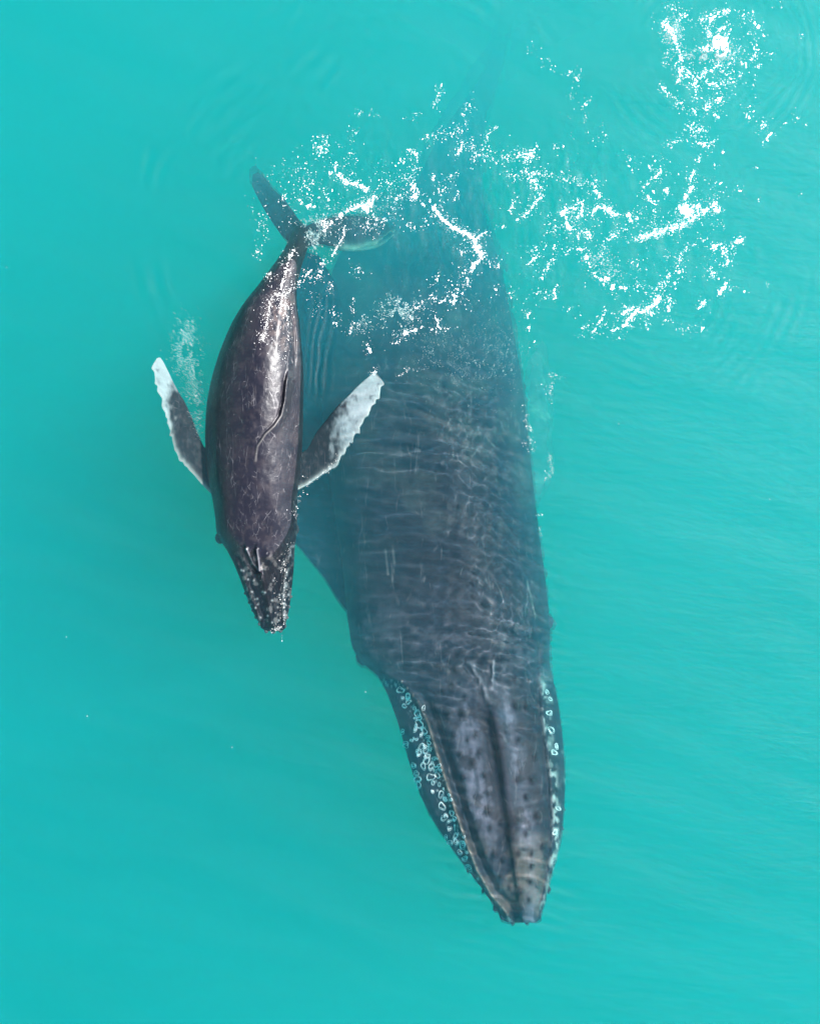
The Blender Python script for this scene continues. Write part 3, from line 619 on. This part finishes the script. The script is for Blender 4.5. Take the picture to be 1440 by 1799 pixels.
# ------------------------------------------------------------------ foam and sun glints, both built as white flecks
FO = [  # points, half width, flecks per 100 px, size
 ([(556, 240), (572, 240), (575, 262), (560, 272), (556, 250)], 4, 55, 2.2), ([(592, 286), (586, 297), (580, 304)], 2, 60, 3.6),
 ([(594, 306), (602, 314), (612, 322), (628, 322), (640, 332), (648, 338)], 2.5, 120, 4.6), ([(538, 361), (554, 363)], 1.5, 90, 4.6),
 ([(496, 352), (499, 342), (503, 350)], 2, 60, 2.8), ([(525, 350), (530, 358)], 2, 60, 3), ([(565, 384), (570, 396), (574, 408)], 3, 80, 3.4), ([(574, 400), (582, 390)], 2, 80, 3.6),
 ([(590, 386), (604, 374), (618, 366), (632, 362), (646, 354), (658, 345)], 2.5, 100, 3.6), ([(634, 360), (642, 368), (652, 356)], 3, 150, 4.4),
 ([(606, 395), (602, 415), (594, 432), (582, 450)], 1, 90, 2.5), ([(568, 450), (565, 470), (560, 488)], 3, 60, 2.6), ([(548, 470), (535, 488), (520, 500), (505, 512)], 3, 60, 2.6), ([(548, 488), (565, 486)], 3, 40, 2),
 ([(517, 435), (508, 455), (502, 475), (497, 495), (494, 512)], 2, 100, 2.8), ([(500, 470), (508, 480)], 5, 100, 2.2), ([(470, 478), (474, 498)], 5, 80, 2),
 ([(666, 322), (680, 320), (686, 326)], 3, 50, 2.4), ([(634, 400), (650, 392), (668, 390), (678, 385)], 5, 60, 2.2), ([(646, 350), (665, 345), (705, 350), (722, 346)], 3, 35, 1.8), ([(650, 370), (662, 385)], 2, 50, 1.6),
 ([(578, 495), (582, 502), (577, 512)], 1.5, 70, 2.2), ([(585, 540), (587, 556)], 1.5, 60, 2), ([(588, 564), (592, 570)], 2, 90, 3), ([(620, 525), (621, 552)], 1.2, 40, 2), ([(621, 566), (613, 588)], 1.2, 70, 2.2),
 ([(645, 600), (644, 608)], 1, 50, 2.2), ([(647, 612), (650, 618)], 1, 120, 5.2), ([(450, 370), (462, 378), (456, 405), (465, 420)], 9, 40, 1.7), ([(450, 420), (452, 440), (462, 448)], 3, 40, 1.7),
 ([(620, 460), (632, 480), (638, 505)], 6, 30, 1.6), ([(545, 505), (560, 530), (555, 560)], 8, 30, 1.5),
 ([(777, 147), (771, 162), (766, 175), (760, 190)], .8, 60, 1.8), ([(824, 180), (817, 192), (814, 203)], 2, 60, 2.4), ([(728, 198), (724, 212)], 3, 40, 1.8),
 ([(742, 243), (760, 236), (775, 233), (790, 240), (800, 228), (815, 225), (822, 215)], 4, 55, 2.1), ([(808, 245), (812, 256), (806, 268), (804, 276)], 2, 90, 2.8), ([(718, 265), (731, 270), (732, 284), (727, 298)], 2.5, 80, 2.8),
 ([(709, 274), (705, 290)], 4, 50, 2.6), ([(712, 300), (710, 315), (730, 310), (727, 322)], 2, 40, 1.8), ([(830, 288), (838, 270), (848, 256)], 3, 60, 2.2), ([(870, 222), (862, 230), (853, 242)], 2, 60, 2.2),
 ([(810, 252), (828, 255), (860, 260), (862, 275), (835, 285)], 8, 55, 1.6), ([(868, 285), (888, 276), (905, 272), (920, 268)], 4, 80, 2.4), ([(922, 285), (930, 272), (940, 262)], 5, 170, 3.2),
 ([(782, 318), (790, 308), (805, 308)], 1.5, 50, 1.8), ([(780, 325), (778, 335)], 2, 70, 2.6), ([(761, 308), (763, 318)], 1.5, 90, 3.2), ([(719, 325), (728, 330), (732, 342), (722, 348)], 3, 130, 4),
 ([(755, 350), (756, 353)], 1.5, 120, 4), ([(740, 359), (743, 361)], 1, 120, 3.4), ([(770, 330), (774, 350), (777, 372)], 1.2, 50, 2), ([(806, 336), (798, 350)], 1.5, 60, 2.6), ([(700, 340), (695, 352)], 2, 60, 2.4),
 ([(762, 362), (768, 374), (778, 386), (792, 396), (805, 405), (818, 410), (830, 418), (838, 430), (845, 446)], 2, 190, 3.8), ([(836, 420), (846, 410), (855, 406)], 1.4, 100, 3), ([(832, 434), (848, 448)], 3.5, 180, 4),
 ([(715, 385), (722, 398), (730, 388)], 4, 50, 2.2), ([(748, 385), (751, 400)], 2, 60, 2.4), ([(814, 435), (808, 450)], 3, 60, 2.4), ([(840, 458), (830, 466), (828, 478)], 2.5, 160, 4.2), ([(823, 484), (819, 500)], 2, 80, 2.8),
 ([(808, 470), (800, 500), (815, 515), (795, 535)], 11, 60, 2.2), ([(801, 512), (796, 530)], 3, 110, 3.6), ([(720, 558), (728, 545), (742, 530), (758, 522), (772, 530), (782, 525)], 2.5, 75, 2.1), ([(765, 558), (769, 575)], 3, 80, 4),
 ([(689, 604), (700, 601), (715, 596)], 2, 40, 2.4), ([(707, 587), (720, 582), (730, 579), (742, 573)], 1.5, 70, 4), ([(752, 577), (770, 576), (785, 578)], 4, 50, 2.8), ([(770, 484), (765, 500)], 2, 50, 2.4), ([(857, 450), (862, 470)], 2, 40, 2),
 ([(877, 458), (874, 472)], 1, 60, 2.4), ([(868, 500), (870, 512)], 1, 50, 2.6), ([(892, 525), (903, 515)], 3, 60, 1.9), ([(884, 396), (881, 402)], 1, 70, 3), ([(895, 373), (902, 352), (908, 348)], 2, 70, 2.6),
 ([(905, 387), (920, 378), (932, 368), (940, 355), (955, 342)], 1.8, 85, 2.5), ([(886, 308), (905, 306), (925, 305), (935, 308)], 5, 60, 2), ([(930, 310), (940, 322), (950, 335), (956, 345)], 3.5, 110, 2.8),
 ([(918, 303), (945, 305), (975, 308), (990, 316), (1010, 322), (1030, 320), (1040, 325)], 3, 75, 1.8), ([(1042, 328), (1050, 338), (1051, 348)], 2, 100, 3), ([(987, 300), (985, 310)], 2, 60, 2.4), ([(1043, 316), (1046, 318)], 1, 90, 3), ([(1008, 312), (1008, 314)], 1, 90, 2.6),
 ([(1010, 133), (1014, 140)], 1.5, 120, 3.8), ([(992, 130), (1000, 126), (997, 135)], 2, 40, 1.8), ([(1000, 160), (1005, 175)], 3, 40, 1.8), ([(1028, 170), (1030, 180), (1022, 190)], 2, 40, 2), ([(1025, 208), (1030, 206)], 1, 50, 2.2), ([(1045, 215), (1060, 225), (1065, 240)], 2, 15, 1.8),
 ([(918, 78), (935, 88), (960, 105), (975, 125)], 5, 18, 2), ([(970, 262), (985, 258), (992, 262)], 3, 40, 1.8),
 ([(1160, 148), (1168, 160), (1185, 172), (1200, 188)], 2.5, 60, 2.4), ([(1185, 185), (1195, 195)], 7, 50, 1.6),
 ([(1105, 272), (1108, 290), (1112, 305)], 4, 40, 2.2), ([(1140, 292), (1142, 295)], 1.5, 120, 3.4), ([(1165, 298), (1152, 308), (1140, 322), (1125, 335)], 2.5, 80, 2.6), ([(1147, 336), (1149, 338)], 1, 120, 3.6), ([(1136, 340), (1140, 352), (1152, 360)], 1.6, 80, 2.8), ([(1162, 332), (1172, 330), (1170, 340)], 1.6, 90, 2.8), ([(1146, 368), (1150, 372)], 2, 90, 3.2),
 ([(1120, 360), (1130, 375), (1155, 385), (1150, 395)], 7, 35, 1.7),
 ([(1220, 298), (1214, 308), (1212, 318)], 1.6, 120, 3.2), ([(1216, 328), (1208, 340), (1200, 352)], 1.8, 130, 3.2), ([(1193, 364), (1205, 372), (1213, 378), (1200, 360)], 4, 220, 5), ([(1215, 368), (1228, 362), (1226, 372)], 4, 120, 3),
 ([(1228, 376), (1240, 370), (1252, 362), (1260, 356)], 2.5, 140, 3.4), ([(1255, 366), (1265, 372)], 3, 180, 4.2), ([(1262, 390), (1272, 394)], 6, 60, 1.8),
 ([(1120, 420), (1132, 416), (1148, 408), (1165, 404), (1182, 400), (1200, 396), (1216, 388), (1224, 378)], 4, 200, 2.7), ([(1126, 417), (1136, 412)], 3, 110, 3.6), ([(1100, 424), (1118, 420)], 1.4, 50, 1.6),
 ([(985, 374), (995, 370), (992, 380)], 3, 160, 4.4), ([(1005, 368), (1012, 358), (1022, 353), (1026, 360), (1018, 378), (1012, 388)], 3, 110, 2.8), ([(1032, 384), (1040, 372), (1048, 364), (1060, 364), (1072, 372), (1085, 378), (1092, 378)], 2.5, 130, 3.2),
 ([(1098, 377), (1108, 378)], 2, 120, 3.2), ([(1104, 386), (1112, 386), (1124, 381)], 3, 120, 3.2), ([(994, 390), (998, 400), (1010, 404)], 2, 130, 3.6), ([(1014, 420), (1015, 410)], 1.5, 110, 3.4), ([(1022, 395), (1022, 408), (1032, 405), (1035, 420)], 3.5, 90, 2.8), ([(1060, 362), (1064, 358)], 3, 80, 2.4),
 ([(960, 380), (970, 395), (975, 410), (965, 402)], 8, 55, 1.6), ([(1015, 436), (1022, 440)], 2, 80, 3.4), ([(1030, 445), (1032, 460), (1035, 468)], 1.8, 80, 3), ([(1042, 480), (1050, 487)], 1.8, 110, 3.8), ([(1055, 492), (1066, 488), (1062, 500)], 3, 100, 4), ([(1072, 505), (1078, 502)], 2.5, 120, 4.6), ([(1086, 504), (1100, 506)], 1.6, 100, 3.4),
 ([(1056, 445), (1060, 430), (1068, 418), (1080, 412), (1092, 406), (1102, 402)], 4, 65, 2.5), ([(975, 430), (970, 438)], 2.5, 100, 3.2), ([(990, 449), (1000, 435)], 4, 50, 2.4), ([(930, 438), (948, 432), (958, 440)], 6, 55, 1.7), ([(928, 466), (936, 456), (946, 448)], 1.6, 90, 2.7), ([(952, 488), (960, 472), (970, 455)], 2, 70, 2.2), ([(978, 500), (973, 510), (976, 525)], 1, 80, 2.6), ([(955, 525), (963, 512)], 3, 60, 2.2), ([(938, 518), (948, 500)], 3, 30, 2), ([(924, 562), (930, 548)], 1.4, 90, 2.8), ([(928, 572), (930, 582)], 1.6, 80, 2.6), ([(995, 548), (1000, 542)], 1.4, 60, 2.2), ([(1019, 553), (1022, 556)], 1, 60, 2.8), ([(938, 600), (939, 601)], 1, 60, 2.4),
 ([(1040, 586), (1050, 570), (1058, 555), (1066, 540)], 2, 75, 2.2), ([(1020, 585), (1030, 572), (1040, 568)], 2.5, 40, 2.2), ([(1090, 552), (1102, 546), (1114, 540)], 1.8, 150, 3.4), ([(1094, 574), (1102, 564), (1112, 552), (1120, 545)], 1.8, 160, 3.6), ([(1122, 552), (1132, 545), (1142, 540)], 1.8, 140, 3.4), ([(1141, 540), (1150, 535), (1156, 525), (1158, 518)], 2.4, 160, 3.8), ([(1138, 546), (1150, 553)], 3, 100, 3.2), ([(1073, 580), (1085, 575)], 2, 80, 3.4), ([(1087, 594), (1090, 596)], 1, 100, 3.6), ([(1096, 536), (1098, 538)], 1, 100, 3.4),
 ([(1174, 525), (1174, 540), (1175, 550)], 2.4, 110, 3.2), ([(1167, 564), (1170, 561)], 1, 120, 3.6), ([(1133, 562), (1135, 580)], 3, 50, 1.8), ([(1110, 495), (1118, 500), (1130, 505)], 4, 60, 2.2), ([(1120, 445), (1118, 465), (1125, 480), (1118, 495)], 7, 32, 2.1), ([(1140, 512), (1155, 510), (1165, 500), (1172, 490), (1182, 480)], 5, 80, 2.3), ([(1184, 475), (1190, 470), (1195, 482), (1186, 500)], 4, 45, 2.8), ([(1180, 578), (1200, 580), (1215, 575)], 4, 30, 1.6), ([(1192, 460), (1197, 445), (1210, 432), (1225, 428)], 2.5, 70, 2), ([(1165, 455), (1185, 450)], 5, 30, 1.8), ([(1225, 415), (1240, 425)], 4, 50, 1.8),
 ([(1248, 436), (1260, 432)], 2.5, 110, 3.8), ([(1266, 430), (1274, 440), (1270, 448)], 2.5, 120, 3.6), ([(1284, 436), (1292, 425), (1300, 414)], 1.6, 100, 2.8), ([(1296, 422), (1302, 423)], 2, 160, 4.6), ([(1280, 452), (1276, 462), (1270, 470)], 3, 100, 2.8), ([(1244, 468), (1250, 480), (1258, 482), (1258, 490)], 5, 100, 2.5), ([(1276, 494), (1272, 504), (1262, 516)], 1.6, 150, 3.4), ([(1228, 541), (1237, 530)], 2.2, 150, 3.8), ([(1231, 580), (1237, 572)], 1.6, 100, 4), ([(1305, 512), (1307, 511)], 1, 80, 2.6), ([(1346, 506), (1350, 500)], 4, 50, 2), ([(1240, 345), (1252, 352), (1262, 335), (1275, 330)], 9, 25, 2.4), ([(1275, 330), (1295, 330), (1305, 340)], 7, 16, 2.8), ([(1255, 318), (1265, 330)], 4, 30, 2.6),
 ([(1330, 350), (1336, 356)], 3, 30, 2.4), ([(1385, 340), (1410, 338)], 5, 8, 2.4), ([(1326, 293), (1329, 295)], 1, 60, 3), ([(1254, 289), (1256, 290)], 1, 80, 3),
 ([(1165, 20), (1172, 12), (1190, 8)], 6, 60, 1.8), ([(1166, 38), (1174, 48), (1182, 56)], 4, 210, 4), ([(1186, 40), (1192, 28), (1204, 24)], 4, 90, 2.7), ([(1184, 60), (1186, 72), (1190, 86)], 2.4, 130, 3.2), ([(1194, 92), (1196, 104), (1190, 112)], 2.4, 120, 2.8), ([(1170, 82), (1172, 110)], 6, 60, 1.9), ([(1192, 118), (1204, 130), (1218, 134), (1224, 148), (1222, 158)], 4.5, 130, 2.9), ([(1196, 130), (1190, 145)], 2, 100, 3), ([(1209, 148), (1212, 146)], 2, 90, 3),
 ([(1228, 38), (1240, 30), (1252, 22), (1268, 22), (1282, 18)], 3, 90, 2.5), ([(1246, 40), (1250, 32), (1256, 28)], 1.8, 140, 3.2), ([(1240, 50), (1246, 60), (1252, 68)], 2.6, 130, 3), ([(1262, 60), (1266, 50), (1272, 46)], 2, 130, 3), ([(1252, 78), (1262, 72), (1270, 68), (1272, 82), (1262, 86)], 7, 260, 5.2), ([(1226, 82), (1238, 86), (1250, 88)], 3, 100, 3.4), ([(1275, 95), (1262, 98)], 3, 80, 2.6),
 ([(1298, 20), (1296, 18)], 2, 90, 2.6), ([(1300, 36), (1310, 30), (1322, 24)], 5, 70, 1.9), ([(1325, 40), (1330, 46)], 3, 140, 3.8), ([(1316, 55), (1320, 70), (1328, 85), (1336, 92)], 4, 40, 2.2), ([(1340, 60), (1344, 66)], 2, 60, 2.6), ([(1283, 50), (1280, 52)], 2, 60, 2.6),
 ([(1230, 134), (1238, 126), (1250, 120), (1264, 112)], 3, 110, 2.7), ([(1302, 80), (1290, 92), (1284, 106), (1278, 118), (1266, 126)], 1, 70, 1.9), ([(1330, 86), (1324, 98), (1318, 106)], 1.4, 80, 2.2), ([(1303, 116), (1310, 108)], 2.5, 90, 3), ([(1336, 110), (1330, 120)], 1.5, 80, 2.8), ([(1327, 130), (1320, 160), (1315, 165)], 1, 25, 1.8), ([(1303, 125), (1298, 135)], 1.4, 70, 2.2), ([(1275, 132), (1290, 125)], 1, 40, 1.8), ([(1262, 150), (1268, 140), (1280, 150), (1296, 140)], 4, 70, 2.3), ([(1240, 145), (1258, 150)], 3, 90, 3), ([(1256, 180), (1262, 172), (1268, 180)], 3.5, 130, 3.4), ([(1235, 192), (1246, 182), (1240, 198)], 3, 80, 2.6), ([(1216, 192), (1222, 198)], 2, 100, 3.8), ([(1254, 200), (1262, 205)], 1.6, 110, 3.8),
 ([(1208, 218), (1222, 224), (1218, 235), (1238, 225)], 4, 80, 2.5), ([(1200, 230), (1203, 226)], 1, 60, 2.4), ([(1170, 257), (1182, 250), (1200, 245), (1215, 246), (1235, 252), (1250, 250), (1262, 242)], 1.6, 45, 2), ([(1226, 252), (1244, 258)], 2, 80, 3), ([(1218, 282), (1230, 276)], 3, 60, 2.4), ([(1268, 266), (1272, 264)], 1, 80, 3), ([(1308, 186), (1320, 190), (1312, 202), (1316, 208)], 3, 50, 2.8), ([(1336, 213), (1345, 217), (1337, 224)], 2.5, 70, 2.8), ([(1338, 250), (1346, 245), (1354, 232)], 1.6, 50, 3), ([(1390, 206), (1402, 208), (1406, 200)], 2, 30, 1.8), ([(1415, 219), (1417, 219)], 1, 70, 3), ([(1372, 218), (1377, 218)], 1.6, 40, 2), ([(1230, 190), (1215, 170), (1270, 165), (1290, 170)], 12, 30, 1.8), ([(1160, 270), (1172, 300), (1200, 320)], 12, 22, 2),
 ([(1350, 95), (1357, 92)], 1, 40, 2), ([(1370, 14), (1373, 13)], 1, 60, 2.4), ([(1408, 60), (1412, 60)], 1, 40, 2),
 ([(975, 195), (1030, 230), (1050, 270)], 14, 8, 1.6), ([(470, 300), (500, 300), (530, 290), (560, 300)], 16, 40, 1.6), ([(540, 300), (545, 330), (535, 345)], 10, 60, 1.8), ([(560, 330), (590, 350), (575, 365)], 12, 45, 2), ([(600, 260), (620, 275), (632, 285)], 9, 30, 2), ([(500, 360), (520, 380), (510, 400)], 12, 35, 1.8), ([(610, 300), (650, 305), (680, 320)], 14, 22, 1.7),
 ([(625, 205), (650, 200), (660, 210)], 5, 25, 1.9), ([(600, 232), (615, 228), (630, 232)], 4, 25, 1.7), ([(690, 290), (700, 330), (690, 390)], 12, 40, 1.7), ([(640, 395), (660, 400), (672, 392)], 9, 60, 2)]
FL = []                          # x, y, half length, half width, turn, corners
def path(pts, halfw, dens, size, lace=2):
    pts = np.array(pts, float); seg = np.hypot(*np.diff(pts, axis=0).T); L = seg.sum()
    n = max(2, int(L*dens*.72/100) + (1 if L > 6 else 0)); cum = np.concatenate([[0], np.cumsum(seg)])
    for _ in range(n):
        l = rng.random()*L; i_ = min(np.searchsorted(cum, l, side='right')-1, len(seg)-1); t = (l-cum[i_])/seg[i_]
        p = pts[i_]*(1-t) + pts[i_+1]*t; d = pts[i_+1]-pts[i_]; ang = math.atan2(d[1], d[0])
        o = rng.normal(0, halfw*.8, 2); s = min(size*.62*math.exp(rng.normal(-.25, .42)), size*1.25)*.62
        if halfw > 5 or rng.random() < .5: ang = -1.1 + rng.normal(0, .5)
        e = 1 + rng.random()*1.8
        FL.append((p[0]+o[0], p[1]+o[1], s*e**.6, s/e**.4, ang + rng.normal(0, .35), 9))
        if rng.random() < .45:      # droplets thrown around each streak
            o = rng.normal(0, 7+halfw, 2); FL.append((p[0]+o[0], p[1]+o[1], rng.uniform(.5, 1.0), rng.uniform(.4, .8), rng.random()*3, 6))
        for _k in range(lace):      # the thin lace of tiny bubbles round it
            o2 = o*.6 + rng.normal(0, 1.5 + size*.8 + halfw*.5, 2); q_ = rng.uniform(.22, .5)
            FL.append((p[0]+o2[0], p[1]+o2[1], q_, q_, 0, 5))
def build_flecks(name):
    """irregular flat-topped flecks: a rim and a raised middle, lying on the water or on the calf's wet back"""
    a = np.array(FL); x, y = a[:, 0], a[:, 1]; X_, Y_, _ = P(x, y); z = sea_height(X_, Y_)
    xl, xr = calf.sec(y)[:2]; m = (y > 400) & (y < 1100) & (x > xl+1) & (x < xr-1)
    z = np.where(m, np.maximum(z, np.where(m, calf.top(np.where(m, x, (xl+xr)/2), y), -9)), z) + .004
    V = []; F = []; nv = 0
    for (cx, cy, la, lb, ang, k), zb in zip(FL, z):
        ph = rng.random(3)*6.28; th = np.arange(k)*2*math.pi/k
        rr = 1 + .30*np.sin(2*th+ph[0]) + .24*np.sin(3*th+ph[1]) + .12*np.sin(5*th+ph[2]) if k > 5 else np.ones(k)
        x0 = la*rr*np.cos(th); y0 = lb*rr*np.sin(th); c, s_ = math.cos(ang), math.sin(ang); f = (CAM_H-zb)/CAM_H/PXM; h = .35*min(la, lb)/PXM
        rx, ry = x0*c - y0*s_, x0*s_ + y0*c
        V.append(np.stack([(cx+rx-720)*f, (899.5-cy-ry)*f, np.full(k, zb-.006)], 1))
        if k > 5: V.append(np.stack([(cx+.75*rx-720)*f, (899.5-cy-.75*ry)*f, np.full(k, zb+h)], 1))
        V.append(np.array([[(cx-720)*f, (899.5-cy)*f, zb+h*1.4]])); t = nv + (k if k > 5 else 0); top_ = t + k
        for j in range(k):
            j2 = (j+1) % k
            if k > 5: F.append((nv+k+j, nv+k+j2, nv+j2, nv+j))
            F.append((top_, t+j2, t+j))
        nv = top_ + 1
    FL.clear(); return mesh_obj(name, np.vstack(V), F, M_FOAM_GLINT)
for a in FO: path(*a)
for a in (([(966, 655), (969, 680), (964, 700)], 1.5, 45, .9), ([(966, 800), (971, 830), (955, 842)], 1.5, 45, .9), ([(924, 730), (929, 760), (936, 795)], 1, 45, .9), ([(945, 900), (948, 940)], 1, 20, .8)): path(*a, lace=4)  # faint surface shimmer drawn as small white flecks
for _ in range(8):                # odd specks adrift
    FL.append((rng.uniform(0, 1440), rng.uniform(0, 1799), .7, .5, rng.random()*3, 6))
foam = build_flecks('sea_foam_glint')
tag(foam, 'white foam flecks, droplets and white flecks standing for sun glints scattered over the churned water', 'foam', kind='stuff')

# wet foam on the calf's back and flippers; head flecks stand for water glints
CF = [([(494, 512), (490, 520), (480, 518), (474, 530), (472, 550), (466, 575), (461, 598)], 2.6, 190, 1.7), ([(484, 516), (500, 520), (503, 512)], 3.2, 130, 1.7),
      ([(488, 540), (498, 532), (502, 545), (494, 552)], 4.5, 160, 1.6), ([(462, 586), (463, 600)], 2.0, 200, 2),
      ([(504, 552), (508, 580), (506, 600)], 1.6, 40, 1.6), ([(488, 580), (498, 600), (490, 640), (480, 660)], 7, 45, 1.0), ([(650, 655), (664, 652)], 1, 90, 1.6), ([(700, 660), (710, 655), (719, 647)], .6, 60, 1.3), ([(512, 950), (503, 985), (499, 1010), (500, 1045), (501, 1080), (497, 1100)], 1.5, 55, 1.0), ([(470, 1104), (482, 1106), (496, 1102)], 1.2, 90, 1.1), ([(527, 870), (520, 900), (521, 925)], 2, 30, .9), ([(533, 855), (560, 838), (585, 818), (600, 800)], .6, 35, .9)]
for a in CF: path(*a, lace=2)
cf = build_flecks('foam_glint_streak')
tag(cf, "white foam streaks lying along the calf's wet tail stock", 'foam', kind='stuff')

# ------------------------------------------------------------------ bubbles under the surface
def bubbles(name, spots, label):
    V = []; F = []; o = 0
    ico = np.array([(0, 0, 1), (.89, 0, .45), (.28, .85, .45), (-.72, .53, .45), (-.72, -.53, .45), (.28, -.85, .45), (0, 0, -.6)])
    ff = [(0, 1, 2), (0, 2, 3), (0, 3, 4), (0, 4, 5), (0, 5, 1), (6, 2, 1), (6, 3, 2), (6, 4, 3), (6, 5, 4), (6, 1, 5)]
    for cx, cy, rx, ry, n, z0, z1, r in spots:
        for _ in range(n):
            for _t in range(6):
                x = cx + rng.normal(0, rx); y = cy + rng.normal(0, ry)
                if fbm(np.array([x/12.]), np.array([y/12.]), 3)[0] > .36: break
            z = rng.uniform(z0, z1); rr = r*math.exp(rng.normal(0, .4))
            V.append(ico*rr + np.array(P(x, y, z))); F += [tuple(k+o for k in g) for g in ff]; o += 7
    ob = mesh_obj(name, np.vstack(V), F, M_BUB); tag(ob, label, 'bubbles', kind='stuff'); return ob
bubbles('bubble_cloud', [(550, 415, 11, 14, 520, -.42, -.15, .005), (556, 400, 12, 10, 220, -.4, -.15, .005)], "pale green cloud of bubbles over the root of the calf's tail")
bubbles('bubble_cloud', [(326, 605, 12, 22, 900, -.8, -.25, .0034), (343, 690, 8, 30, 900, -.8, -.25, .0034), (350, 735, 5, 18, 300, -.6, -.2, .0034), (335, 640, 14, 30, 500, -.9, -.3, .0034)], "faint bubble trail between the calf's left flipper and its body")
bubbles('bubble_cloud', [(700, 550, 17, 16, 700, -.5, -.05, .005), (635, 568, 9, 9, 120, -.3, -.05, .005)], 'speckled patch of bubbles over the mother behind the calf flipper tip')
bubbles('bubble_cloud', [(620, 380, 30, 12, 220, -.35, -.1, .004), (660, 370, 22, 9, 120, -.3, -.1, .004), (570, 380, 20, 10, 100, -.3, -.1, .004)], "milky bubbles stirred up above the calf's right fluke")
bubbles('bubble_cloud', [(850, 635, 40, 30, 900, -.7, -.15, .0026), (770, 625, 28, 24, 500, -.7, -.15, .0026), (870, 590, 30, 50, 600, -.9, -.3, .0026)], "drifting pale silt and bubbles over the mother's back below the foam")
bubbles('bubble_cloud', [(1245, 98, 22, 5, 500, -.25, -.03, .006), (1180, 60, 9, 14, 350, -.25, -.03, .006), (1262, 90, 12, 10, 300, -.2, -.03, .006)], 'bubbles around the bright foam swirl in the top right corner')
bubbles('bubble_cloud', [(1045, 455, 14, 14, 200, -.25, -.03, .005), (1075, 478, 12, 10, 130, -.25, -.03, .005)], 'thin bubbles inside the wide loop of foam right of the whales')
